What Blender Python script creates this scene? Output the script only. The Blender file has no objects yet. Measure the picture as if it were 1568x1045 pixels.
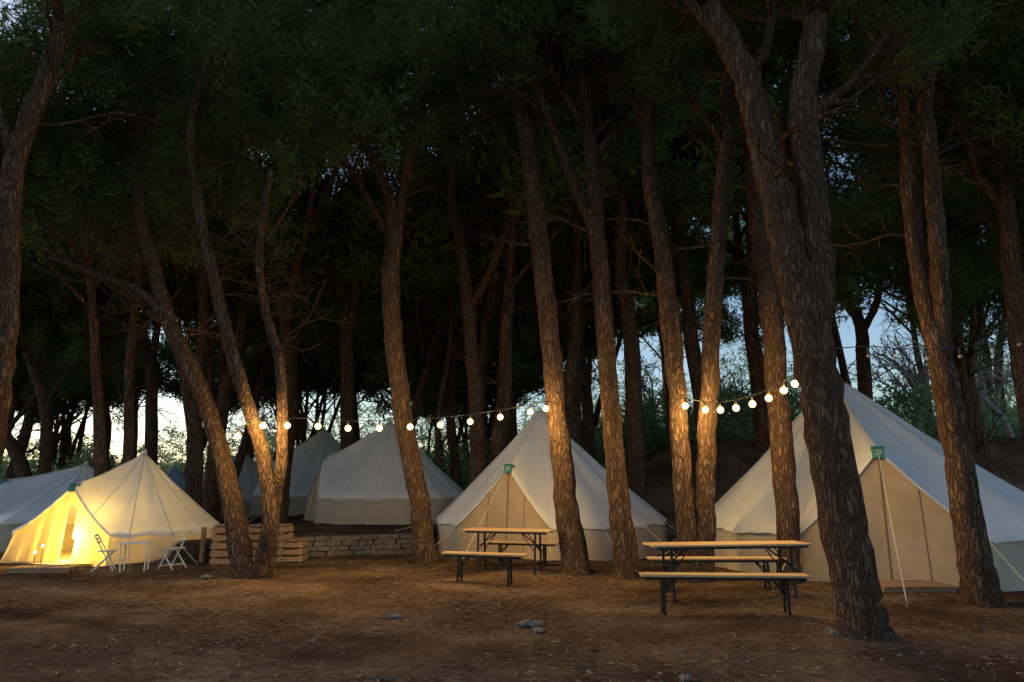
import bpy, math, random
import numpy as np
from mathutils import Vector, Matrix
random.seed(7); RNG=np.random.default_rng(11)
S=bpy.context.scene
V=Vector
# ------------------------------------------------------------ image pixels back-projected to world points; ground height
PITCH=math.radians(11.5); F=1045.0; CAMZ=1.65
def ray(px,py):
    u=(px-784)/F; v=(522.5-py)/F
    return V((u, math.cos(PITCH)-v*math.sin(PITCH), math.sin(PITCH)+v*math.cos(PITCH)))
def onz(px,py,z=0.0):
    d=ray(px,py); t=(z-CAMZ)/d.z
    return V((d.x*t,d.y*t,z))
def atd(px,py,D):
    d=ray(px,py); t=D/d.y
    return V((d.x*t,D,CAMZ+d.z*t))
def mpp(px,py,D): return D/ray(px,py).y/F
def sm(t):
    t=max(0.0,min(1.0,t)); return t*t*(3-2*t)
def gh(x,y):
    bank=sm((y-19.5)/6.5)*sm((x+0.3)/8.5)*(3.2+0.18*math.sin(x*0.35)+0.15*math.sin(y*.3+x*.2)+0.07*math.sin(x*1.7)*math.sin(y*1.1))
    yl=15.45+(x+5)*0.33
    ter=0.36*sm((y-yl)/0.25)*sm((x+8.6)/0.6)*sm((-2.15-x)/0.25)
    n=0.025*math.sin(x*1.3+0.5*y)*math.cos(y*0.9-0.3*x)+0.012*math.sin(3.1*x-y*2.3)
    far=sm((y-40)/60)*0.5
    return bank+ter+n+far
# ------------------------------------------------------------ materials
def mat(name):
    m=bpy.data.materials.new(name); m.use_nodes=True
    nt=m.node_tree; nt.nodes.clear()
    o=nt.nodes.new('ShaderNodeOutputMaterial')
    return m,nt,o
def N(nt,t,**k):
    n=nt.nodes.new(t)
    for a,b in k.items():
        if a in n.inputs.keys(): n.inputs[a].default_value=b
        else: setattr(n,a,b)
    return n
def ramp(nt,stops):
    r=nt.nodes.new('ShaderNodeValToRGB'); e=r.color_ramp.elements
    while len(e)<len(stops): e.new(0.5)
    for i,(p,c) in enumerate(stops):
        e[i].position=p; e[i].color=(*c,1)
    return r
def coords(nt,scale=(1,1,1),kind='Object'):
    t=nt.nodes.new('ShaderNodeTexCoord'); m=nt.nodes.new('ShaderNodeMapping')
    m.inputs['Scale'].default_value=scale
    nt.links.new(t.outputs[kind],m.inputs['Vector']); return m.outputs[0]
def simple(name,c1,c2,scale=8,rough=0.8,bump=0.2,stretch=(1,1,1),metal=0,transl=0.0,detail=4,dist=0.03):
    m,nt,o=mat(name); L=nt.links.new
    co=coords(nt,stretch)
    n=N(nt,'ShaderNodeTexNoise',Scale=scale,Detail=detail,Roughness=0.65); L(co,n.inputs['Vector'])
    r=ramp(nt,[(0.3,c1),(0.7,c2)]); L(n.outputs['Fac'],r.inputs[0])
    b=N(nt,'ShaderNodeBsdfPrincipled',Roughness=rough,Metallic=metal); L(r.outputs[0],b.inputs['Base Color'])
    if bump>0.06:
        bp=N(nt,'ShaderNodeBump',Strength=bump,Distance=dist); L(n.outputs['Fac'],bp.inputs['Height']); L(bp.outputs[0],b.inputs['Normal'])
    if transl>0:
        t=N(nt,'ShaderNodeBsdfTranslucent'); L(r.outputs[0],t.inputs[0])
        mx=N(nt,'ShaderNodeMixShader'); mx.inputs[0].default_value=transl
        L(b.outputs[0],mx.inputs[1]); L(t.outputs[0],mx.inputs[2]); L(mx.outputs[0],o.inputs[0])
    else: L(b.outputs[0],o.inputs[0])
    return m
def bark(name='pine_bark',g=0.85,cols=((0.10,0.063,0.043),(0.20,0.128,0.086),(0.31,0.215,0.15),(0.06,0.038,0.028))):
    m,nt,o=mat(name); L=nt.links.new
    cols=[tuple(c*g for c in q) for q in cols]
    co=coords(nt,(1,1,0.2))
    wn=N(nt,'ShaderNodeTexNoise',Scale=9,Detail=3); L(co,wn.inputs['Vector'])
    mixv=N(nt,'ShaderNodeMix',data_type='RGBA'); mixv.inputs[0].default_value=0.18
    L(co,mixv.inputs[6]); L(wn.outputs['Color'],mixv.inputs[7])
    v=N(nt,'ShaderNodeTexVoronoi',feature='DISTANCE_TO_EDGE',Scale=22); L(mixv.outputs[2],v.inputs['Vector'])
    crack=ramp(nt,[(0.0,(0.0,0.0,0.0)),(0.3,(1,1,1))]); L(v.outputs['Distance'],crack.inputs[0])
    n2=N(nt,'ShaderNodeTexNoise',Scale=30,Detail=6,Roughness=0.8); L(co,n2.inputs['Vector'])
    col=ramp(nt,[(0.3,cols[0]),(0.5,cols[1]),(0.75,cols[2])])
    mm=N(nt,'ShaderNodeMath',operation='MULTIPLY_ADD'); L(n2.outputs['Fac'],mm.inputs[0]); mm.inputs[1].default_value=0.75
    m5=N(nt,'ShaderNodeMath',operation='MULTIPLY_ADD'); L(wn.outputs['Fac'],m5.inputs[0]); m5.inputs[1].default_value=0.6; m5.inputs[2].default_value=-0.16
    L(m5.outputs[0],mm.inputs[2]); L(mm.outputs[0],col.inputs[0])
    dk=N(nt,'ShaderNodeMix',data_type='RGBA'); L(crack.outputs[0],dk.inputs[0]); dk.inputs[6].default_value=(*cols[3],1); L(col.outputs[0],dk.inputs[7])
    b=N(nt,'ShaderNodeBsdfDiffuse'); L(dk.outputs[2],b.inputs['Color'])
    h=N(nt,'ShaderNodeMath',operation='MULTIPLY_ADD'); L(n2.outputs['Fac'],h.inputs[0]); h.inputs[1].default_value=1.2; L(crack.outputs[0],h.inputs[2])
    bp=N(nt,'ShaderNodeBump',Strength=1.0,Distance=0.026); L(h.outputs[0],bp.inputs['Height']); L(bp.outputs[0],b.inputs['Normal'])
    L(b.outputs[0],o.inputs[0]); return m
def foliage(name,dark,light,tr=0.35):
    m,nt,o=mat(name); L=nt.links.new
    g=N(nt,'ShaderNodeNewGeometry')
    n=N(nt,'ShaderNodeTexNoise',Scale=0.9,Detail=1); L(g.outputs['Position'],n.inputs['Vector'])
    a=N(nt,'ShaderNodeMath',operation='MULTIPLY_ADD'); L(g.outputs['Random Per Island'],a.inputs[0]); a.inputs[1].default_value=0.4; L(n.outputs['Fac'],a.inputs[2])
    r=ramp(nt,[(0.4,dark),(0.95,light)]); L(a.outputs[0],r.inputs[0])
    d=N(nt,'ShaderNodeBsdfDiffuse'); L(r.outputs[0],d.inputs[0])
    t=N(nt,'ShaderNodeBsdfTranslucent'); L(r.outputs[0],t.inputs[0])
    mx=N(nt,'ShaderNodeMixShader'); mx.inputs[0].default_value=tr
    L(d.outputs[0],mx.inputs[1]); L(t.outputs[0],mx.inputs[2]); L(mx.outputs[0],o.inputs[0]); return m
def ground_mat():
    m,nt,o=mat('pine_needle_earth'); L=nt.links.new
    co=coords(nt)
    n1=N(nt,'ShaderNodeTexNoise',Scale=0.6,Detail=4,Roughness=0.6); L(co,n1.inputs['Vector'])
    n2=N(nt,'ShaderNodeTexNoise',Scale=9,Detail=8,Roughness=0.8); L(co,n2.inputs['Vector'])
    c1=ramp(nt,[(0.38,(0.05,0.030,0.019)),(0.5,(0.135,0.084,0.052)),(0.61,(0.27,0.185,0.12))]); 
    ad=N(nt,'ShaderNodeMix',data_type='FLOAT'); ad.inputs[0].default_value=0.5; L(n1.outputs['Fac'],ad.inputs[2]); L(n2.outputs['Fac'],ad.inputs[3])
    L(ad.outputs[0],c1.inputs[0])
    b=N(nt,'ShaderNodeBsdfDiffuse'); L(c1.outputs[0],b.inputs['Color'])
    bp=N(nt,'ShaderNodeBump',Strength=1.0,Distance=0.08); L(n2.outputs['Fac'],bp.inputs['Height']); L(bp.outputs[0],b.inputs['Normal'])
    L(b.outputs[0],o.inputs[0]); return m
def bulbmat(name):
    # frosted glass globe: white middle, amber rim painted in place of a glow halo
    m,nt,o=mat(name); L=nt.links.new
    lw=N(nt,'ShaderNodeLayerWeight',Blend=0.5)
    r=ramp(nt,[(0.0,(1.0,0.78,0.4)),(0.3,(0.8,0.5,0.16)),(0.75,(0.06,0.026,0.004))]); L(lw.outputs['Facing'],r.inputs[0])
    e=N(nt,'ShaderNodeEmission',Strength=16.0); L(r.outputs[0],e.inputs[0]); L(e.outputs[0],o.inputs[0]); return m
BARK=bark()
LITBARK=bark('bark_painted_lit',1.0,((0.42,0.38,0.33),(0.55,0.51,0.46),(0.68,0.64,0.58),(0.33,0.3,0.27)))  # pale colours stand in for lamp light on these trunks
NEED=foliage('pine_needles',(0.045,0.070,0.025),(0.13,0.18,0.06))
NEEDB=foliage('pine_needles_far',(0.05,0.080,0.03),(0.13,0.195,0.06))
SHRUB=foliage('shrub_leaves',(0.13,0.21,0.11),(0.32,0.44,0.24),0.45)  # leaf colour raised pale to stand in for misty light behind the grove
EARTH=ground_mat()
CANV=simple('tent_canvas',(0.67,0.66,0.65),(0.77,0.76,0.75),1.6,0.9,0.35,transl=0.12)
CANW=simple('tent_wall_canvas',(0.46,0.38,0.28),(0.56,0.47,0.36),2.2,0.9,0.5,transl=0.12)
DOOR=simple('tent_door_canvas',(0.42,0.31,0.19),(0.52,0.40,0.26),2.0,0.9,0.5,transl=0.15)
DOORL=simple('tent_door_thin_canvas',(0.68,0.56,0.3),(0.76,0.64,0.38),2.0,0.9,0.5,transl=0.5)
CANB=simple('tent_blue_canvas',(0.28,0.42,0.6),(0.36,0.5,0.68),2.0,0.9,0.3,transl=0.12)
TEAL=simple('teal_plastic',(0.02,0.17,0.14),(0.03,0.23,0.185),10,0.5,0.05)
ROPE=simple('rope',(0.5,0.48,0.42),(0.6,0.57,0.5),60,0.9,0.0)
SEAM=simple('tent_seam',(0.5,0.48,0.45),(0.58,0.56,0.52),20,0.9,0.0)
DSEAM=simple('door_seam',(0.16,0.12,0.08),(0.2,0.15,0.1),20,0.9,0.0)
WOOD=simple('varnished_pine',(0.44,0.29,0.13),(0.62,0.43,0.22),5,0.45,0.08,(0.6,9,9))
PALW=simple('pallet_wood',(0.20,0.12,0.065),(0.36,0.23,0.13),5,0.85,0.2,(2,8,8))
STEEL=simple('black_steel',(0.015,0.015,0.015),(0.03,0.03,0.03),20,0.45,0.0,metal=0.6)
STONE=simple('rubble_stone',(0.07,0.06,0.048),(0.19,0.16,0.125),7,0.95,0.8)
WHITEP=simple('white_paint',(0.6,0.58,0.52),(0.72,0.7,0.64),12,0.6,0.0)
CABLE=simple('black_cable',(0.02,0.02,0.02),(0.03,0.03,0.03),20,0.6,0.0)
LITTER=simple('needle_litter',(0.09,0.054,0.03),(0.26,0.175,0.105),3,0.9,0.0)
BULB=bulbmat('bulb_glass_lit')
BULBOFF=simple('bulb_glass_unlit',(0.3,0.3,0.28),(0.4,0.4,0.38),10,0.2,0.0)
# ------------------------------------------------------------ mesh builder
class MB:
    def __init__(s): s.v=[]; s.f=[]; s.m=[]
    def add(s,vs,fs,mi=0):
        o=len(s.v); s.v+= [tuple(q) for q in vs]; s.f+=[tuple(i+o for i in f) for f in fs]; s.m+=[mi]*len(fs)
    def box(s,c,size,mi=0,rot=None,jit=0.0):
        hx,hy,hz=[a/2 for a in size]; R=rot or Matrix.Identity(3); c=V(c)
        b=min(hx,hy,hz)*0.18
        vs=[];idx={}
        for sx in(-1,1):
            for sy in(-1,1):
                for sz in(-1,1):
                    j=V((random.uniform(-1,1),random.uniform(-1,1),random.uniform(-1,1)))*jit
                    for a in range(3):
                        p=[sx*(hx-b),sy*(hy-b),sz*(hz-b)]; p[a]=(sx*hx,sy*hy,sz*hz)[a]
                        idx[(sx,sy,sz,a)]=len(vs); vs.append(c+R@(V(p)+j))
        fs=[]
        for a in range(3):
            u,w=[i for i in range(3) if i!=a]
            for sg in(-1,1):
                q=[]
                for su,sw in((-1,-1),(1,-1),(1,1),(-1,1)):
                    k=[0,0,0];k[a]=sg;k[u]=su;k[w]=sw;q.append(idx[(*k,a)])
                fs.append(q)
        for a in range(3):
            u,w=[i for i in range(3) if i!=a]
            for su in(-1,1):
                for sw in(-1,1):
                    def K(sa,ax):
                        k=[0,0,0];k[a]=sa;k[u]=su;k[w]=sw;return idx[(*k,ax)]
                    fs.append((K(-1,u),K(1,u),K(1,w),K(-1,w)))
        for sx in(-1,1):
            for sy in(-1,1):
                for sz in(-1,1): fs.append(tuple(idx[(sx,sy,sz,a)] for a in range(3)))
        s.add(vs,fs,mi)
    def beam(s,a,b,w,h,mi=0):
        a=V(a);b=V(b);d=b-a;L=d.length;d.normalize()
        up=V((0,0,1)) if abs(d.z)<0.95 else V((0,1,0))
        y=up.cross(d).normalized(); z=d.cross(y)
        R=Matrix((d,y,z)).transposed()
        s.box((a+b)/2,(L,w,h),mi,R)
    def tube(s,pts,rad,n=8,mi=0,rough=0.0):
        pts=[V(p) for p in pts]; m=len(pts)
        if isinstance(rad,(int,float)): rad=[rad]*m
        t0=(pts[1]-pts[0]).normalized(); nx=t0.orthogonal().normalized()
        vs=[]
        for i in range(m):
            t=(pts[min(i+1,m-1)]-pts[max(i-1,0)]).normalized()
            nx=(nx-t*nx.dot(t)).normalized(); ny=t.cross(nx)
            for k in range(n):
                a=2*math.pi*k/n; r=rad[i]*(1+random.uniform(-rough,rough))
                vs.append(pts[i]+(nx*math.cos(a)+ny*math.sin(a))*r)
        fs=[(i*n+k,i*n+(k+1)%n,(i+1)*n+(k+1)%n,(i+1)*n+k) for i in range(m-1) for k in range(n)]
        fs.append(tuple(range(n))[::-1]); fs.append(tuple((m-1)*n+k for k in range(n)))
        s.add(vs,fs,mi)
    def build(s,name,mats,loc=(0,0,0),parent=None,smooth=False,angle=None):
        l=V(loc); me=bpy.data.meshes.new(name)
        me.from_pydata([tuple(V(p)-l) for p in s.v],[],s.f)
        for mm in mats: me.materials.append(mm)
        me.polygons.foreach_set('material_index',s.m)
        if smooth: me.polygons.foreach_set('use_smooth',[True]*len(s.f))
        me.update()
        ob=bpy.data.objects.new(name,me); S.collection.objects.link(ob)
        if parent:
            ob.parent=parent; ob.location=l-parent.location
        else: ob.location=l
        return ob
def empty(name,loc):
    e=bpy.data.objects.new(name,None); e.location=loc; e.empty_display_size=0.3; S.collection.objects.link(e); return e
def trimesh(name,co,mats):
    n=len(co)//3; me=bpy.data.meshes.new(name)
    me.vertices.add(len(co)); me.vertices.foreach_set('co',co.astype(np.float32).ravel())
    me.loops.add(len(co)); me.loops.foreach_set('vertex_index',np.arange(len(co),dtype=np.int32))
    me.polygons.add(n); me.polygons.foreach_set('loop_start',np.arange(0,len(co),3,dtype=np.int32))
    for m in mats: me.materials.append(m)
    me.update(calc_edges=True); return me
def needles(C,A,k,ln,w,spread):
    """C tuft centres, A twig directions; k needle faces per tuft"""
    C=np.repeat(np.array(C),k,0); A=np.repeat(np.array(A),k,0); n=len(C)
    R=RNG.normal(size=(n,3)); R/=np.linalg.norm(R,axis=1,keepdims=True)
    d=R+A*0.75; d/=np.linalg.norm(d,axis=1,keepdims=True)
    base=C+RNG.normal(size=(n,3))*spread
    q=RNG.normal(size=(n,3)); s=np.cross(d,q); s/=np.linalg.norm(s,axis=1,keepdims=True)+1e-9
    l=ln*RNG.uniform(0.6,1.25,(n,1)); ww=w*RNG.uniform(0.7,1.3,(n,1))
    out=np.empty((n,3,3)); out[:,0]=base-s*ww*0.5; out[:,1]=base+s*ww*0.5; out[:,2]=base+d*l
    return out.reshape(-1,3)
# ------------------------------------------------------------ tree growth
def rv(a=1.0): return V((random.gauss(0,a),random.gauss(0,a),random.gauss(0,a)))
def smoothline(P,R,sub=4):
    o=[];r=[]
    n=len(P)
    for i in range(n-1):
        p0=P[max(i-1,0)];p1=P[i];p2=P[i+1];p3=P[min(i+2,n-1)]
        for j in range(sub):
            t=j/sub
            o.append(0.5*((2*p1)+(p2-p0)*t+(2*p0-5*p1+4*p2-p3)*t*t+(3*p1-p0-3*p2+p3)*t**3))
            r.append(R[i]*(1-t)+R[i+1]*t)
    o.append(P[-1]); r.append(R[-1]); return o,r
T_PER=2
def grow(mb,p,d,L,r,lev,T,kids=(4,4),up=0.10,maxlev=2):
    pts=[p.copy()]; n=5; d=d.normalized()
    for i in range(n):
        d=(d+rv(0.17)+V((0,0,up))).normalized(); pts.append(pts[-1]+d*(L/n))
    rr=[max(0.004,r*(1-0.62*i/n)) for i in range(n+1)]
    mb.tube(pts,rr,(7,5,4,4)[min(lev,3)])
    if lev<maxlev:
        for k in range(kids[min(lev,len(kids)-1)]):
            t=random.uniform(0.35,1.0); i=min(n-1,int(t*n)); f=t*n-i
            q=pts[i].lerp(pts[i+1],f); dd=(pts[i+1]-pts[i]).normalized()
            side=rv(); side=(side-dd*side.dot(dd)).normalized()
            side.z*=0.6
            grow(mb,q,dd*0.75+side*0.85,L*random.uniform(0.45,0.68),r*(1-0.62*t)*0.6,lev+1,T,kids,up,maxlev)
        T.append((pts[-1],d))
    else:
        for i in range(1,n+1):
            for _ in range(T_PER):
                T.append((pts[i]+rv(0.10),d))
def deadtwigs(mb,p,d,L,r,lev=0):
    pts=[p.copy()];n=5;d=d.normalized()
    for i in range(n):
        d=(d+rv(0.22)+V((0,0,0.03))).normalized(); pts.append(pts[-1]+d*(L/n))
    mb.tube(pts,[max(0.003,r*(1-0.7*i/n)) for i in range(n+1)],4)
    if lev<2:
        for k in range(4):
            i=random.randint(1,n-1); dd=(pts[i+1]-pts[i]).normalized()
            deadtwigs(mb,pts[i],dd+rv(0.55),L*0.5,r*0.5,lev+1)
def hero_tree(stems,dep=None,limbs=6,spread=3.0,drift=0.0,dead=5,k=15,ln=0.19,w=0.03):
    """stems: list of [(px,py,width px),...] in image coordinates; base depth from its foot."""
    b=stems[0][0]
    if dep is None: dep=onz(b[0],b[1]).y
    base=atd(b[0],b[1],dep); base.z=gh(base.x,base.y)
    mb=MB(); T=[]; main=[]
    for si,st in enumerate(stems):
        P=[];R=[]; dz=drift*(1 if si%2==0 else -1); D0=dep
        root=abs(st[0][1]-b[1])<60
        if si>0 and not root:
            D0=min(main,key=lambda q:(q[0]-st[0][1])**2)[1]
        for i,(px,py,w_) in enumerate(st):
            D=D0+dz*i+(0 if i==0 else random.uniform(-0.08,0.08))
            P.append(atd(px,py,D)); R.append(0.5*w_*mpp(px,py,D))
            if si==0: main.append((py,D))
        if root:
            g=gh(P[0].x,P[0].y); P[0].z=g-0.15
            R.insert(1,R[0]*0.98); R[0]*=1.4; P.insert(1,P[0].lerp(P[1],min(0.35,0.5/max(0.5,(P[1]-P[0]).length))))
        P,R=smoothline(P,R,6)
        P=[p+V((random.gauss(0,1),random.gauss(0,1),0))*R[i]*0.06 for i,p in enumerate(P)]
        if not root:
            R[0]*=0.6
        mb.tube(P,R,16,rough=0.045)
        d=(P[-1]-P[-4]).normalized()
        for q in range(limbs):
            a=2*math.pi*(q+random.random()*0.7)/limbs
            out=V((math.cos(a),math.sin(a),0)); kk=random.randint(0,7)
            i=len(P)-1-kk if q<limbs-2 else len(P)-1
            i=max(2,i)
            grow(mb,P[i],d*0.7+out*0.8+V((0,0,0.2)),spread*random.uniform(0.75,1.15),R[i]*0.5,0,T,(5,4),0.07)
        for q in range(dead):
            i=int(random.uniform(0.55,0.98)*(len(P)-1)); a=random.uniform(0,6.28)
            deadtwigs(mb,P[i],V((math.cos(a),math.sin(a),random.uniform(-0.1,0.7))),random.uniform(0.9,2.0),R[i]*0.22)
    ob=mb.build('pine_tree',[BARK],base,smooth=True)
    if T:
        C=[tuple(t[0]-base) for t in T]; A=[tuple(t[1]) for t in T]
        co=needles(C,A,k,ln,w,0.10)
        me=trimesh('needles',co,[NEED]); o=bpy.data.objects.new('needles',me); S.collection.objects.link(o); o.parent=ob
    return ob
H=[
 dict(k=22,w=0.018,stems=[[(1325,975,70),(1292,800,68),(1264,640,64),(1238,500,60),(1205,370,50),(1172,230,46),(1142,120,40),(1085,10,34)],
             [(1245,560,36),(1254,440,48),(1242,290,44),(1228,160,40),(1252,30,34)]],limbs=5,spread=2.4,drift=0.05,dead=2),
 dict(stems=[[(1208,894,34),(1203,740,34),(1190,600,33),(1180,470,32),(1165,350,30),(1152,240,26),(1140,120,22)]],limbs=6,drift=0.05),
 dict(stems=[[(1058,892,34),(1046,740,29),(1036,600,28),(1026,490,30),(1012,370,26),(992,240,22),(1000,110,18)],
             [(1076,890,32),(1081,720,28),(1088,560,27),(1097,400,25),(1110,230,22),(1118,100,20)]],limbs=6,drift=0.08),
 dict(stems=[[(962,884,40),(944,720,31),(930,560,28),(920,420,27),(909,300,26),(903,190,22),(885,70,18)],
             [(918,370,16),(880,285,16),(845,190,15),(812,110,12)],[(906,250,14),(940,205,12),(985,175,10),(1010,120,8)]],limbs=5,drift=0.05),
 dict(stems=[[(884,878,44),(864,740,34),(850,600,31),(835,450,29),(820,310,29),(806,200,28),(790,110,24),(770,20,20)],
             [(808,220,14),(838,150,12),(870,90,10)]],limbs=6,drift=0.05),
 dict(stems=[[(656,862,34),(640,760,30),(618,640,29),(603,520,28),(598,420,27),(604,340,26),(578,260,16),(545,190,12),(508,110,9)],
             [(604,355,18),(622,270,15),(636,200,12),(650,110,9)],[(600,370,12),(560,300,10),(520,230,8)]],limbs=5,drift=0.05,dead=7),
 dict(stems=[[(380,886,30),(362,790,27),(338,690,26),(305,590,24),(262,500,22),(236,410,19),(214,320,16),(220,220,12),(195,140,9)],
             [(398,886,28),(412,800,24),(404,700,22),(376,610,21),(345,500,19),(322,400,17),(300,290,15),(292,190,13),(325,70,10)],
             [(372,880,24),(345,740,20),(318,620,18),(275,520,15),(220,450,12),(150,420,9),(80,395,7)],
             [(408,880,22),(420,780,18),(432,690,16),(428,560,15),(405,470,13),(398,380,11),(415,260,9)]],limbs=5,spread=2.6,drift=0.12,dead=9),
 dict(stems=[[(1506,926,54),(1486,820,44),(1466,700,40),(1448,590,38),(1425,490,29),(1402,380,26),(1392,260,25),(1388,130,23),(1380,20,20)],
             [(1446,590,24),(1440,450,27),(1433,340,24),(1424,230,22),(1418,140,20),(1440,60,16)]],limbs=6,spread=2.8,drift=0.05),
 dict(stems=[[(1630,880,40),(1590,700,32),(1562,540,28),(1548,400,25),(1538,300,22),(1526,200,20),(1490,100,14)],
             [(1536,320,14),(1500,270,11),(1475,200,9),(1440,140,7)]],limbs=6,drift=0.06),
 dict(k=14,w=0.018,ln=0.16,stems=[[(-60,930,46),(-25,720,40),(2,560,36),(12,430,33),(14,320,30),(28,230,28),(62,140,26),(98,40,22)],
             [(22,245,16),(0,180,14),(-30,120,12)]],limbs=3,spread=2.2,dead=3,drift=0.05),
]
for h in H: hero_tree(**h)
M=[
 dict(dep=19.5,stems=[[(735,775,24),(730,650,22),(722,540,21),(716,465,20),(706,380,16),(692,300,14),(700,200,12),(715,100,9)],[(722,470,14),(748,420,12),(775,350,10),(792,280,8)]],limbs=7),
 dict(dep=24,stems=[[(668,760,8),(672,640,8),(690,520,7),(690,450,5)]],limbs=4,dead=2),
 dict(dep=25,stems=[[(535,760,24),(532,640,22),(530,520,20),(520,440,16),(500,360,14),(480,240,11),(470,130,9)],[(531,530,14),(545,450,12),(560,360,10),(575,240,8)]],limbs=8),
 dict(dep=20.5,stems=[[(300,780,26),(298,680,24),(290,600,22),(270,520,16),(235,440,12)],[(292,610,16),(310,520,14),(312,430,13),(330,300,11),(360,180,10),(400,80,8)]],limbs=7),
 dict(dep=24,stems=[[(235,760,20),(232,650,18),(230,560,17),(205,480,12),(165,430,9)],[(230,570,12),(245,470,10),(240,400,8)]],limbs=5),
 dict(dep=21,stems=[[(430,800,22),(436,690,18),(440,580,17),(432,480,14),(395,400,11),(370,320,8)],[(438,500,12),(450,420,11),(470,350,10),(480,230,9),(450,110,7)],[(470,350,8),(520,250,7),(560,150,6),(590,60,5)]],limbs=7),
 dict(dep=30,stems=[[(155,770,20),(160,650,18),(150,560,16),(120,480,12),(60,440,8)],[(152,570,10),(170,490,9)]],limbs=5),
 dict(dep=23,stems=[[(45,770,26),(35,720,20),(0,650,16),(-30,560,12)],[(55,770,22),(70,700,18),(68,620,15),(40,540,10)]],limbs=5),
 dict(dep=25,stems=[[(882,760,24),(880,640,22),(878,530,20),(870,440,14),(860,320,12),(870,200,9)],[(879,540,13),(900,470,11)]],limbs=7),
 dict(dep=21,stems=[[(972,700,28),(970,600,26),(964,500,24),(950,400,18),(960,260,14),(975,160,10)]],limbs=8),
 dict(dep=24,stems=[[(1325,650,22),(1322,560,20),(1318,500,18),(1290,440,14),(1280,320,11)],[(1319,510,12),(1345,450,10),(1350,330,8)]],limbs=6),
 dict(dep=40,stems=[[(1530,640,14),(1528,560,12),(1535,500,9)]],limbs=4),
]
for m_ in M:
    hero_tree(stems=m_['stems'],dep=m_['dep'],limbs=m_['limbs'],spread=4.2,drift=0.1,dead=m_.get('dead',4),k=13,ln=0.3,w=0.05)
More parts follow.
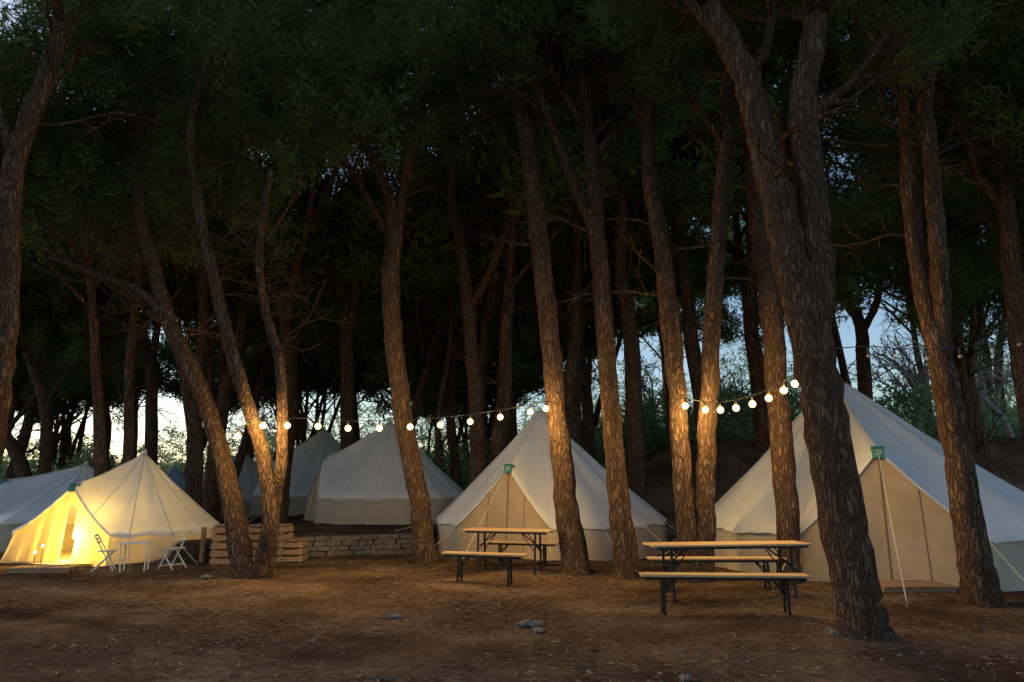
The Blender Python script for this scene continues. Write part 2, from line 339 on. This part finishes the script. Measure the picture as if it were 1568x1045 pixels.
# ------------------------------------------------------------ tents
import bmesh
TENTS=[]
WARM=(1.0,0.62,0.19)
def lamp(parent,loc,e,col=WARM,r=0.03,name='bulb_light'):
    ld=bpy.data.lights.new(name,'POINT'); ld.energy=e; ld.color=col; ld.shadow_soft_size=r
    lo=bpy.data.objects.new(name,ld); S.collection.objects.link(lo); lo.parent=parent; lo.location=V(loc)-parent.location
def tent(px,apy,D,R,wh,az,dh,hw=0.42,aoff=0.0,canvas=None,opened=False,guys=True,zoff=None,cap=True):
    canvas=canvas or CANV
    a=atd(px,apy,D); cx=a.x-aoff; cy=a.y
    z0=gh(cx,cy-R*0.5) if zoff is None else zoff
    apex=V((a.x,cy,a.z)); TENTS.append((cx,cy,R))
    root=empty('bell_tent',(cx,cy,z0)); az=math.radians(az)
    NA=144; hs=int(round(hw/(2*math.pi)*NA)); hwq=hs*2*math.pi/NA
    pegn=16
    def edge(i):
        th=az+2*math.pi*i/NA; k=min(i%NA,NA-i%NA)
        if k<=hs:
            f=1-k/hs; z=wh+(dh-wh)*f
            rr=R*math.cos(hwq)/math.cos(2*math.pi*k/NA)
            rr=rr*(1-0.10*f)
        else:
            s=math.sin(math.pi*((i*pegn/NA)%1.0))**2
            z=wh+0.035*s; rr=R*(1-0.03*s)
        return th,rr,z,k
    E=[edge(i) for i in range(NA)]
    roof=MB(); rows=12; vs=[]
    for j in range(rows+1):
        t=j/rows; t2=0.012+0.988*t
        for i,(th,rr,z,k) in enumerate(E):
            e=V((cx+rr*math.cos(th),cy+rr*math.sin(th),z0+z)); p=apex.lerp(e,t2)
            s=math.sin(math.pi*((i*pegn/NA)%1.0))**2
            amp=math.sin(math.pi*t)
            p.z-=amp*(0.07+0.05*s+0.012*math.sin(i*1.7+j))*R/3
            vs.append(p)
    for i,(th,rr,z,k) in enumerate(E):
        dz=0.09 if k>hs else 0.04
        vs.append(V((cx+(rr+0.012)*math.cos(th),cy+(rr+0.012)*math.sin(th),z0+z-dz-0.008*math.sin(i*2.1))))
    fs=[(j*NA+i,j*NA+(i+1)%NA,(j+1)*NA+(i+1)%NA,(j+1)*NA+i) for j in range(rows+1) for i in range(NA)]
    roof.add(vs,fs,0)
    for q in range(pegn):
        i=(q*NA//pegn)%NA
        roof.tube([vs[j*NA+i]+V((0,0,0.002)) for j in range(rows+1)],0.008,5,1)
    roof.tube([apex+V((0,0,-0.05)),apex+V((0,0,0.03)),apex+V((0,0,0.1))],[0.05,0.045,0.012],8,1)
    roof.build('roof',[canvas,SEAM],(cx,cy,z0),root,smooth=True)
    wall=MB(); vs=[]; rowsw=5
    for j in range(rowsw+1):
        t=j/rowsw
        for i,(th,rr,z,k) in enumerate(E):
            r2=rr*0.985+ (0.05*t if k>hs else 0.16*t)+0.014*math.sin(i*1.3)*math.sin(math.pi*t)+0.006*math.sin(i*3.1+j)
            if opened and k<=hs: r2+=0.05*math.sin(i*1.7)*t
            zz=(z-0.015)*(1-t)-0.02*t
            vs.append(V((cx+r2*math.cos(th),cy+r2*math.sin(th),z0+zz)))
    for j in range(rowsw):
        for i in range(NA):
            k=min(E[i][3],E[(i+1)%NA][3]); dm=E[i][3]<=hs and E[(i+1)%NA][3]<=hs
            if opened and (i<3 and j>=1 or i<5 and j>=3): continue
            wall.add([vs[j*NA+i],vs[j*NA+(i+1)%NA],vs[(j+1)*NA+(i+1)%NA],vs[(j+1)*NA+i]],[(0,1,2,3)],1 if dm else 0)
    wo=wall.build('wall_and_door',[CANW,DOORL if opened else DOOR],(cx,cy,z0),root,smooth=True)
    bm=bmesh.new(); bm.from_mesh(wo.data); bmesh.ops.remove_doubles(bm,verts=bm.verts,dist=1e-4); bm.to_mesh(wo.data); bm.free()
    tr=MB()
    if not opened: tr.tube([vs[j*NA]+V((math.cos(az),math.sin(az),0))*0.012 for j in range(rowsw+1)],0.014,5,0)
    for sgn in(hs,-hs):
        i=int(round(sgn*0.5))%NA
        if not opened: tr.tube([vs[j*NA+i]+V((math.cos(az),math.sin(az),0))*0.006 for j in range(rowsw+1)],0.008,5,0)
    fl=[V((cx+0.97*R*math.cos(t*6.2832/40),cy+0.97*R*math.sin(t*6.2832/40),z0+0.03)) for t in range(40)]
    tr.add(fl,[tuple(range(40))],1)
    o=V((math.cos(az),math.sin(az),0)); th,rr,z,k=E[0]; q=V((cx,cy,z0))+o*(rr+0.02)+V((0,0,z-0.07))
    if cap:
        Rm=Matrix.Rotation(az,3,'Z')@Matrix.Rotation(-0.25,3,'Y'); cs=0.85 if px>700 else 0.65
        tr.box(q,(0.05,0.22*cs,0.2*cs),2,Rm); tr.box(q+V((0,0,0.1*cs))-o*0.08,(0.2,0.24*cs,0.03),2,Matrix.Rotation(az,3,'Z')@Matrix.Rotation(-0.3,3,'Y'))
        if px>700: 
            c=q+o*0.03
            y=V((-math.sin(az),math.cos(az),0))
            for a1,b1,c1,d1 in ((-.04,.06,.04,.06),(.04,.06,.04,0),(.04,0,-.04,0),(-.04,0,-.04,-.06),(-.04,-.06,.04,-.06)):
                tr.tube([c+y*a1+V((0,0,b1)),c+y*c1+V((0,0,d1))],0.006,4,3)
    tr.build('door_trim_and_floor',[DSEAM,CANW,TEAL,ROPE],(cx,cy,z0),root)
    if opened:
        c0=V((cx,cy,z0))+o*(R*0.68)
        lamp(root,c0+V((0.3,0,0.45)),240,(1,0.65,0.12),0.08,'lantern_light')
    if guys:
        g=MB()
        for qn in range(pegn):
            i=(qn*NA//pegn)%NA; th,rr,z,k=E[i]
            if k<hs and i!=0: continue
            ex=1.7 if i==0 else 1.05
            if opened and i==0: continue
            s=V((cx+rr*math.cos(th),cy+rr*math.sin(th),z0+z)); x2=cx+(R+ex)*math.cos(th); y2=cy+(R+ex)*math.sin(th)
            e=V((x2,y2,gh(x2,y2)+0.02)); mid=(s+e)/2-V((0,0,0.03))
            g.tube([s,mid,e],0.0075,4,0); g.tube([e+V((0,0,0.06)),e-V((0,0,0.1))],0.014,5,1)
        g.build('guy_ropes',[ROPE,PALW],(cx,cy,z0),root)
    return root
tent(1276,575,14.3,3.45,0.78,-114,2.15,hw=0.38,aoff=-0.55)
tent(826,628,17.6,2.85,0.72,-116,1.95,hw=0.40,aoff=-0.25)
tent(598,645,23.5,2.7,0.80,-156,1.95,hw=0.42)
tent(497,656,30,2.9,0.8,-165,1.95)
tent(372,690,33,2.6,0.8,-120,1.9,guys=False)
tent(268,712,27,1.6,0.5,-90,1.2,canvas=CANB,guys=False,cap=False)
tent(222,694,16.0,2.05,0.60,-103,1.55,hw=0.60,opened=True,aoff=0.3)
tent(132,711,19.0,2.2,0.70,-146,1.65,hw=0.45)
# ------------------------------------------------------------ background pines (instanced variants)
def variant(i,k=9,ln=0.34,w=0.075):
    mb=MB(); T=[]; h=random.uniform(6.0,8.0)
    nst=random.choice([1,1,2,3])
    for s in range(nst):
        a=random.uniform(0,6.28); lean=random.uniform(0.02,0.12)+(0.12 if nst>1 else 0)
        d=V((math.cos(a)*lean,math.sin(a)*lean,1)); P=[V((0,0,-0.3))]
        for q in range(7):
            d=(d+rv(0.07)).normalized(); d.z=abs(d.z); P.append(P[-1]+d*h/7)
        R=[0.2*(1-0.09*q)/(1 if nst==1 else 1.35) for q in range(8)]
        P,R=smoothline(P,R,2); mb.tube(P,R,8,rough=0.05)
        for j in range(6):
            aa=2*math.pi*(j+random.random()*.6)/6; q=max(3,len(P)-1-random.randint(0,5))
            grow(mb,P[q],d*0.8+V((math.cos(aa),math.sin(aa),0.1))*0.9,random.uniform(2.4,3.6),R[q]*0.5,0,T,(4,4),0.09)
        for j in range(6):
            q=random.randint(5,len(P)-1); aa=random.uniform(0,6.28)
            deadtwigs(mb,P[q],V((math.cos(aa),math.sin(aa),0.5)),random.uniform(0.8,1.8),R[q]*0.2)
    t=mb.build('trunk',[BARK],(0,0,0),smooth=True); tm=t.data; bpy.data.objects.remove(t)
    co=needles([tuple(q[0]) for q in T],[tuple(q[1]) for q in T],k,ln,w,0.15)
    return tm,trimesh('needles',co,[NEEDB])
VAR=[variant(i) for i in range(6)]
forest=empty('distant_pine_forest',(0,30,0))
placed=[(atd(m_['stems'][0][0][0],700,m_['dep']).x,m_['dep']) for m_ in M]
def plant(N_,ylo,yhi,fx0,fx1,gap,slo,shi,pw=1.0):
    cnt=0; tries=0
    while cnt<N_ and tries<3000:
        tries+=1
        y=ylo+(random.random()**pw)*(yhi-ylo); x=random.uniform(fx0,fx1)*(y+3)
        if any((x-a)**2+(y-b)**2<(r+0.7)**2 for a,b,r in TENTS): continue
        if any((x-a)**2+(y-b)**2<gap**2 for a,b in placed): continue
        sect=(0.14<x/y<0.42 or x/y>0.52)
        if sect and 28<y<43: continue
        if sect and y>=43 and random.random()<0.5: continue
        placed.append((x,y)); tm,nm=random.choice(VAR)
        s=random.uniform(slo,shi); rz=random.uniform(0,6.28)
        if sect and y<=28: s=random.uniform(1.65,1.85)
        if sect and y>=43: s=random.uniform(1.5,1.8)
        if sect: tm,nm=VAR[1]
        t=bpy.data.objects.new('trunk',tm); n=bpy.data.objects.new('needles',nm)
        for o in(t,n):
            S.collection.objects.link(o); o.parent=forest; o.location=(x,y-30,gh(x,y)); o.scale=(s,s,s); o.rotation_euler=(0,0,rz)
        cnt+=1
plant(11,20,30,-0.45,0.12,2.0,1.35,1.65)
plant(4,22,28,0.15,0.42,3.0,1.65,1.8)
plant(46,22,52,-0.86,0.86,2.6,1.1,1.55)
plant(10,36,56,-0.86,0.5,2.2,1.0,1.4)
VF=[variant(i,20,0.24,0.032) for i in range(2)]
side=[(12.5,10.5),(-13.5,15),(14,15),(-10.5,18.5),(13,19.5)]
for x,y in side:
    tm,nm=random.choice(VF); t=bpy.data.objects.new('pine_tree',tm); S.collection.objects.link(t); t.location=(x,y,gh(x,y)); s=1.25; t.scale=(s,s,s); t.rotation_euler=(0,0,random.uniform(0,6))
    n=bpy.data.objects.new('needles',nm); S.collection.objects.link(n); n.parent=t
# bare trees beyond the bank, lamp light and mist glow painted into the bark
for (px_,top,D) in((1385,520,30),(1402,505,32),(1440,535,31),(1465,500,34),(1500,525,31),(1545,515,33),(990,550,40),(1130,560,38)):
    b=atd(px_,640,D); b.z=gh(b.x,b.y); t=atd(px_,top,D); mb=MB(); hgt=max(2.0,t.z-b.z)
    P=[b-V((0,0,.2))]; d=V((0,0,1))
    for q in range(4): d=(d+rv(0.12)).normalized(); P.append(P[-1]+d*hgt*0.14)
    mb.tube(P,[0.17,0.15,0.14,0.13,0.12],8,rough=0.05)
    for q in range(6):
        a=q*1.05+random.random(); deadtwigs(mb,P[-1-(q%2)],V((math.cos(a)*.8,math.sin(a)*.8,1.0)),hgt*0.6,0.075)
    mb.build('bare_tree',[LITBARK],b,smooth=True)
# shrubs and woodland edge
C=[];A=[]
def clump(x,y,rr,hh,n=90):
    z=gh(x,y)
    for q in range(n):
        v=rv().normalized()*random.uniform(0.55,1.05)
        C.append((x+v.x*rr,y+v.y*rr,z+hh*0.5+v.z*hh*0.55)); A.append((v.x,v.y,v.z))
for k in range(170):
    y=random.uniform(29,60); x=random.uniform(-1,1)*(y*0.85+3)
    if any((x-a)**2+(y-b)**2<(r+1.2)**2 for a,b,r in TENTS): continue
    clump(x,y,random.uniform(0.7,2.0),random.uniform(0.8,3.0),70)
for k in range(150):
    y=random.uniform(60,84); x=random.uniform(-0.3,0.98)*y
    clump(x,y,random.uniform(1.6,3.5),random.uniform(3,12),110)
for k in range(50):
    y=random.uniform(58,88); x=random.uniform(-0.85,-0.3)*y
    clump(x,y,random.uniform(1.5,3.0),random.uniform(2,7),90)
me=trimesh('undergrowth_shrubs',needles(C,A,9,0.34,0.15,0.2),[SHRUB]); o=bpy.data.objects.new('undergrowth_shrubs',me); S.collection.objects.link(o)
# ------------------------------------------------------------ ground
def axis(lo,hi,fine_lo,fine_hi,st):
    a=list(np.arange(fine_lo,fine_hi,st)); s=st; q=a[-1]
    while q<hi: s*=1.25; q+=s; a.append(q)
    s=st;q=a[0];b=[]
    while q>lo: s*=1.25; q-=s; b.append(q)
    return b[::-1]+a
xs=axis(-400,400,-16,20,0.2); ys=axis(-60,700,2,30,0.2)
g=MB(); vs=[(x,y,gh(x,y)) for y in ys for x in xs]; nx=len(xs)
g.add(vs,[(j*nx+i,j*nx+i+1,(j+1)*nx+i+1,(j+1)*nx+i) for j in range(len(ys)-1) for i in range(nx-1)])
g.build('ground',[EARTH],smooth=True)
n=34000; px=RNG.uniform(-9,11,n); py=3.0+RNG.uniform(0,1,n)**1.3*12
keep=(np.sin(px*1.7+py*0.9)+np.sin(py*2.3-px*0.8)+RNG.normal(size=n)*0.8)>-0.4; px=px[keep];py=py[keep];n=len(px)
C=np.stack([px,py,np.array([gh(a,b) for a,b in zip(px,py)])+0.008],1)
ang=RNG.uniform(0,6.28,n); l=RNG.uniform(0.04,0.13,n); w=RNG.uniform(0.003,0.008,n)
d=np.stack([np.cos(ang),np.sin(ang),RNG.uniform(-.05,.15,n)],1)*l[:,None]; sd=np.stack([-np.sin(ang),np.cos(ang),RNG.uniform(0,1,n)],1)*w[:,None]
co=np.stack([C-sd,C+sd,C+d],1).reshape(-1,3)
o=bpy.data.objects.new('pine_needle_litter',trimesh('pine_needle_litter',co,[LITTER])); S.collection.objects.link(o)
def rock(mb,c,s,flat=0.5):
    n1,n2=9,6; ph=random.uniform(0,9); vs=[]
    for j in range(n2+1):
        for i in range(n1):
            a=2*math.pi*i/n1; b=math.pi*j/n2
            q=1+0.18*math.sin(2.3*a+ph+b)+0.12*math.sin(5*a+3*b+ph*2)
            vs.append(V(c)+V((math.cos(a)*math.sin(b)*s*q,math.sin(a)*math.sin(b)*s*q*0.8,math.cos(b)*s*flat*q)))
    mb.add(vs,[(j*n1+i,j*n1+(i+1)%n1,(j+1)*n1+(i+1)%n1,(j+1)*n1+i) for j in range(n2) for i in range(n1)])
for (x,y,s,fl) in((812,958,0.15,0.3),(826,968,0.09,0.3),(604,946,0.10,0.3),(1278,972,0.12,0.4),(1050,1042,0.06,0.5),(480,985,0.05,0.4),(318,885,0.12,0.3)):
    p=onz(x,y); mb=MB(); rock(mb,p+V((0,0,0.02)),s,fl); mb.build('stone',[STONE],p)
mb=MB()
for k in range(420):
    x=random.uniform(-8,9); y=random.uniform(3.2,15); rock(mb,(x,y,gh(x,y)),random.uniform(0.008,0.028),0.6)
mb.build('scattered_pebbles',[STONE])
# ------------------------------------------------------------ beer tables and benches
def trestle(name,loc,rot,L,W,Ht,bench):
    mb=MB(); t=0.028
    if bench: 
        mb.box((0,0,Ht-t/2),(L,W,t),0)
    else:
        for k in (-1,1): mb.box((0,k*W/4,Ht-t/2),(L,W/2-0.004,t),0)
    for k in(-1,1): mb.box((0,k*(W/2-0.02),Ht-t-0.018),(L-0.1,0.02,0.034),1)
    for s in(-1,1):
        x=s*(L/2-0.28); hw=W/2-0.04
        for k in(-1,1):
            mb.beam((x,k*hw*0.75,Ht-t-0.01),(x,k*hw,0.0),0.032,0.032,1)
            mb.box((x,k*hw,0.012),(0.05,0.05,0.02),1)
        mb.beam((x,-hw*0.97,Ht*0.25),(x,hw*0.97,Ht*0.25),0.025,0.025,1)
        mb.beam((x,-hw*0.78,Ht-t-0.03),(x,hw*0.78,Ht-t-0.03),0.03,0.03,1)
        mb.beam((x,-hw*0.85,Ht*0.62),(x,hw*0.85,Ht*0.62),0.02,0.02,1)
        mb.beam((x,0.0,Ht*0.62),(x-s*Ht*0.42,0.0,Ht-t-0.02),0.02,0.02,1)
        for k in (-1,1): mb.beam((x,k*hw*0.9,Ht*0.5),(x-s*Ht*0.34,k*hw*0.8,Ht-t-0.03),0.014,0.014,1)
    ob=mb.build(name,[WOOD,STEEL]); ob.location=loc; ob.rotation_euler=(0,0,math.radians(rot)); return ob
def mid(p,q,z):
    a=onz(*p,z);b=onz(*q,z); return (a+b)/2,math.degrees(math.atan2(b.y-a.y,b.x-a.x)),(b-a).length
c,r,L=mid((992,833),(1229,830),0.76); trestle('picnic_table',(c.x,c.y,0),r,L,0.5,0.76,False)
tb=c
c,r,L=mid((980,878),(1236,880),0.48); trestle('wooden_bench',(c.x,c.y,0),r,L,0.26,0.48,True)
trestle('wooden_bench',(tb.x+0.05,tb.y+0.75,0),1,2.1,0.26,0.48,True)
c,r,L=mid((716,809),(846,812),0.76); trestle('picnic_table',(c.x,c.y,0),r,L,0.5,0.76,False); tb=c
c,r,L=mid((680,845),(806,849),0.48); trestle('wooden_bench',(c.x,c.y,0),r,L,0.26,0.48,True)
trestle('wooden_bench',(tb.x+0.25,tb.y+0.7,0),r,1.45,0.26,0.48,True)
# ------------------------------------------------------------ folding chairs
def chair(px,py,rot,mt,sc=0.9):
    p=onz(px,py); mb=MB()
    for s in(-1,1):
        y=s*0.2
        mb.beam((-0.22,y,0),(0.2,y,0.46),0.025,0.03); mb.beam((0.24,y*0.9,0),(-0.24,y*0.9,0.86),0.025,0.03)
    for k in range(6): mb.box((-0.12+k*0.065,0,0.455),(0.05,0.42,0.016))
    for z,x in((0.84,-0.232),(0.76,-0.195),(0.68,-0.158)): mb.box((x,0,z),(0.014,0.4,0.06))
    mb.beam((-0.13,-0.19,0.1),(-0.13,0.19,0.1),0.02,0.02); mb.beam((0.18,-0.18,0.07),(0.18,0.18,0.07),0.02,0.02)
    o=mb.build('folding_chair',[mt]); o.location=(p.x,p.y,gh(p.x,p.y)); o.rotation_euler=(0,0,math.radians(rot)); o.scale=(sc,)*3
chair(264,870,160,WHITEP,0.82); chair(158,874,20,WHITEP,0.75)
p=onz(205,874); mb=MB(); 
mb.box((0,0,0.5),(0.5,0.4,0.025))
for a in(-1,1):
    for b in(-1,1): mb.beam((a*.2,b*.16,0),(a*.22,b*.18,0.49),0.022,0.022)
    mb.beam((a*.2,-.16,.2),(a*.2,.16,.2),0.02,0.02)
o=mb.build('camping_table',[WHITEP]); o.location=(p.x,p.y,0); o.rotation_euler=(0,0,0.3)
# ------------------------------------------------------------ pallets and crates
def crate(c,size,rot,nslat):
    mb=MB(); sx,sy,sz=size
    for a in(-1,1):
        for b in(-1,1): mb.box((a*(sx/2-0.03),b*(sy/2-0.03),sz/2),(0.055,0.055,sz))
    for k in range(nslat):
        z=(k+0.5)*sz/nslat; h=sz/nslat*0.68
        for b in(-1,1): mb.box((0,b*(sy/2+0.012),z),(sx+0.05,0.02,h),0,None,0.002)
        for a in(-1,1): mb.box((a*(sx/2+0.012),0,z),(0.02,sy,h),0,None,0.002)
    for k in range(5): mb.box((-sx/2+(k+.5)*sx/5,0,sz+0.012),(sx/5*0.85,sy+0.06,0.02))
    o=mb.build('wooden_crate',[PALW]); o.location=(c.x,c.y,gh(c.x,c.y)); o.rotation_euler=(0,0,math.radians(rot)); return o
crate(onz(345,864),(0.42,0.5,0.75),8,5); crate(onz(405,862)+V((0,0.2,0)),(0.75,0.5,0.72),-5,5); crate(onz(446,860),(0.5,0.45,0.42),4,3)
def post(px,py,h):
    p=onz(px,py); mb=MB(); mb.tube([p-V((0,0,.1)),p+V((0.01,0,h*.5)),p+V((0.0,0,h))],[0.055,0.05,0.05],9,0,0.06); mb.build('wooden_post',[PALW],p)
post(308,862,0.7); post(331,864,0.72)
def deck(name,c,sx,sy,rot,n=7,h=0.09):
    mb=MB()
    for k in range(3): mb.box((0,(k-1)*sy*0.42,h*0.4),(sx,0.07,h*0.8))
    for k in range(n): mb.box((-sx/2+(k+.5)*sx/n,0,h*0.8+0.012),(sx/n*0.86,sy,0.022),0,None,0.002)
    o=mb.build(name,[PALW]); o.location=c; o.rotation_euler=(0,0,math.radians(rot))
deck('wooden_pallet',onz(1402,906)+V((0,0.2,0)),1.1,0.7,0); deck('wooden_pallet',onz(66,876),1.1,0.45,3)
# ------------------------------------------------------------ dry stone wall
def stonewall(a,b,ht=0.42):
    mb=MB(); d=(b-a); L=d.length; d.normalize(); rz=math.atan2(d.y,d.x); z=0.0
    while z<ht:
        hh=random.uniform(0.07,0.12); x=0.0
        while x<L:
            w=random.uniform(0.12,0.38); q=a+d*(x+w/2)
            mb.box(q+V((random.uniform(-.01,.01),random.uniform(-.025,.025),z+hh/2)),(w*0.96,0.32,hh*0.94),0,Matrix.Rotation(rz+random.uniform(-.06,.06),3,'Z')@Matrix.Rotation(random.uniform(-.04,.04),3,'Y'),0.008)
            x+=w
        z+=hh
    mb.build('stone_wall',[STONE],a)
stonewall(V((-5.2,15.42,0)),V((-2.1,16.45,0))); stonewall(V((-2.1,16.5,0)),V((-2.15,20.5,0)))
# ------------------------------------------------------------ string lights
def garland(bulbs,D0,D1,energy,boost={},lit=True,ends=None,size=0.056):
    n=len(bulbs); pts=[]
    for i,(x,y) in enumerate(bulbs):
        t=(x-bulbs[0][0])/(bulbs[-1][0]-bulbs[0][0]); pts.append(atd(x,y,1/((1-t)/D0+t/D1)))
    root=empty('string_lights',pts[0]); mb=MB(); gm=MB()
    cab=[p+V((0,0,0.13)) for p in pts]
    if ends: cab=[atd(*ends[0])]+cab+[atd(*ends[1])]
    cab2,_=smoothline(cab,[0]*len(cab),4); mb.tube(cab2,0.007,5)
    for i,p in enumerate(pts):
        mb.tube([p+V((0,0,0.13)),p+V((0,0,0.045))],[0.012,0.018],7)
        s=size; prof=[(math.cos(a),max(0.05,math.sin(a))) for a in [math.pi*q/10 for q in range(11)]]
        gm.tube([p+V((0,0,s*c_)) for c_,_ in prof],[s*s_ for _,s_ in prof],14)
        if lit: lamp(root,p-V((0,0.0,0.09)),energy*boost.get(i,1),r=0.02)
    mb.build('cable_and_sockets',[CABLE],pts[0],root,smooth=True); gm.build('bulbs',[BULB if lit else BULBOFF],pts[0],root,smooth=True)
    return root
garland([(364,668),(403,652),(440,652),(487,653),(533,656),(581,656),(628,654),(674,651),(720,646),(766,639),(812,631),(836,626)],11.4,12.35,33,boost={1:2.2,10:1.3,11:2.2},ends=((392,640,11.6),(850,618,12.5)))
garland([(1049,622),(1080,628),(1103,628),(1127,625),(1152,619),(1177,610),(1200,598),(1217,588)],11.3,9.8,29,boost={0:2.0},ends=((1040,612,11.6),(1240,575,8.2)))
garland([(1330,545),(1370,548),(1420,549),(1470,546),(1520,538),(1560,528)],9,9.5,0,lit=False,ends=((1270,535,7.6),(1620,510,10)),size=0.025)
for (x,y) in((66,836),(54,846)):
    p=onz(x,868); q=atd(x,y,p.y); r0=empty('lantern',q); mb=MB(); mb.tube([V((q.x,q.y,0)),q-V((0,0,.03))],0.008,5); mb.build('stake',[CABLE],q,r0)
    gm=MB(); s=.03; prof=[(math.cos(a),max(0.05,math.sin(a))) for a in [math.pi*t/8 for t in range(9)]]
    gm.tube([q+V((0,0,s*c_)) for c_,_ in prof],[s*s_ for _,s_ in prof],10); gm.build('bulb',[BULB],q,r0,smooth=True)
# ------------------------------------------------------------ sky, sun, camera
w=bpy.data.worlds.new("World"); S.world=w; w.use_nodes=True; nt=w.node_tree; nt.nodes.clear()
sky=nt.nodes.new('ShaderNodeTexSky'); sky.sky_type='NISHITA'; sky.sun_disc=False
SUN_EL=math.radians(18); SUN_AZ=math.radians(-65)
sky.sun_elevation=SUN_EL; sky.sun_rotation=SUN_AZ; sky.air_density=1.0; sky.dust_density=1.0; sky.ozone_density=1.8
bg=nt.nodes.new('ShaderNodeBackground'); bg.inputs[1].default_value=0.19
wo=nt.nodes.new('ShaderNodeOutputWorld'); nt.links.new(sky.outputs[0],bg.inputs[0]); nt.links.new(bg.outputs[0],wo.inputs[0])
sd=bpy.data.lights.new('sun','SUN'); sd.energy=1.5; sd.angle=math.radians(4); sd.color=(1,0.94,0.84)
so=bpy.data.objects.new('sun',sd); S.collection.objects.link(so)
dirv=V((math.sin(SUN_AZ)*math.cos(SUN_EL),math.cos(SUN_AZ)*math.cos(SUN_EL),math.sin(SUN_EL)))
so.rotation_euler=dirv.to_track_quat('Z','Y').to_euler(); so.location=(0,0,30)
cd=bpy.data.cameras.new('camera'); cd.lens=24; cd.sensor_width=36; cd.clip_end=2000
co=bpy.data.objects.new('camera',cd); S.collection.objects.link(co); co.location=(0,0,CAMZ); co.rotation_euler=(math.pi/2+PITCH,0,0)
S.camera=co
S.view_settings.view_transform='Standard'; S.view_settings.look='None'; S.view_settings.exposure=0
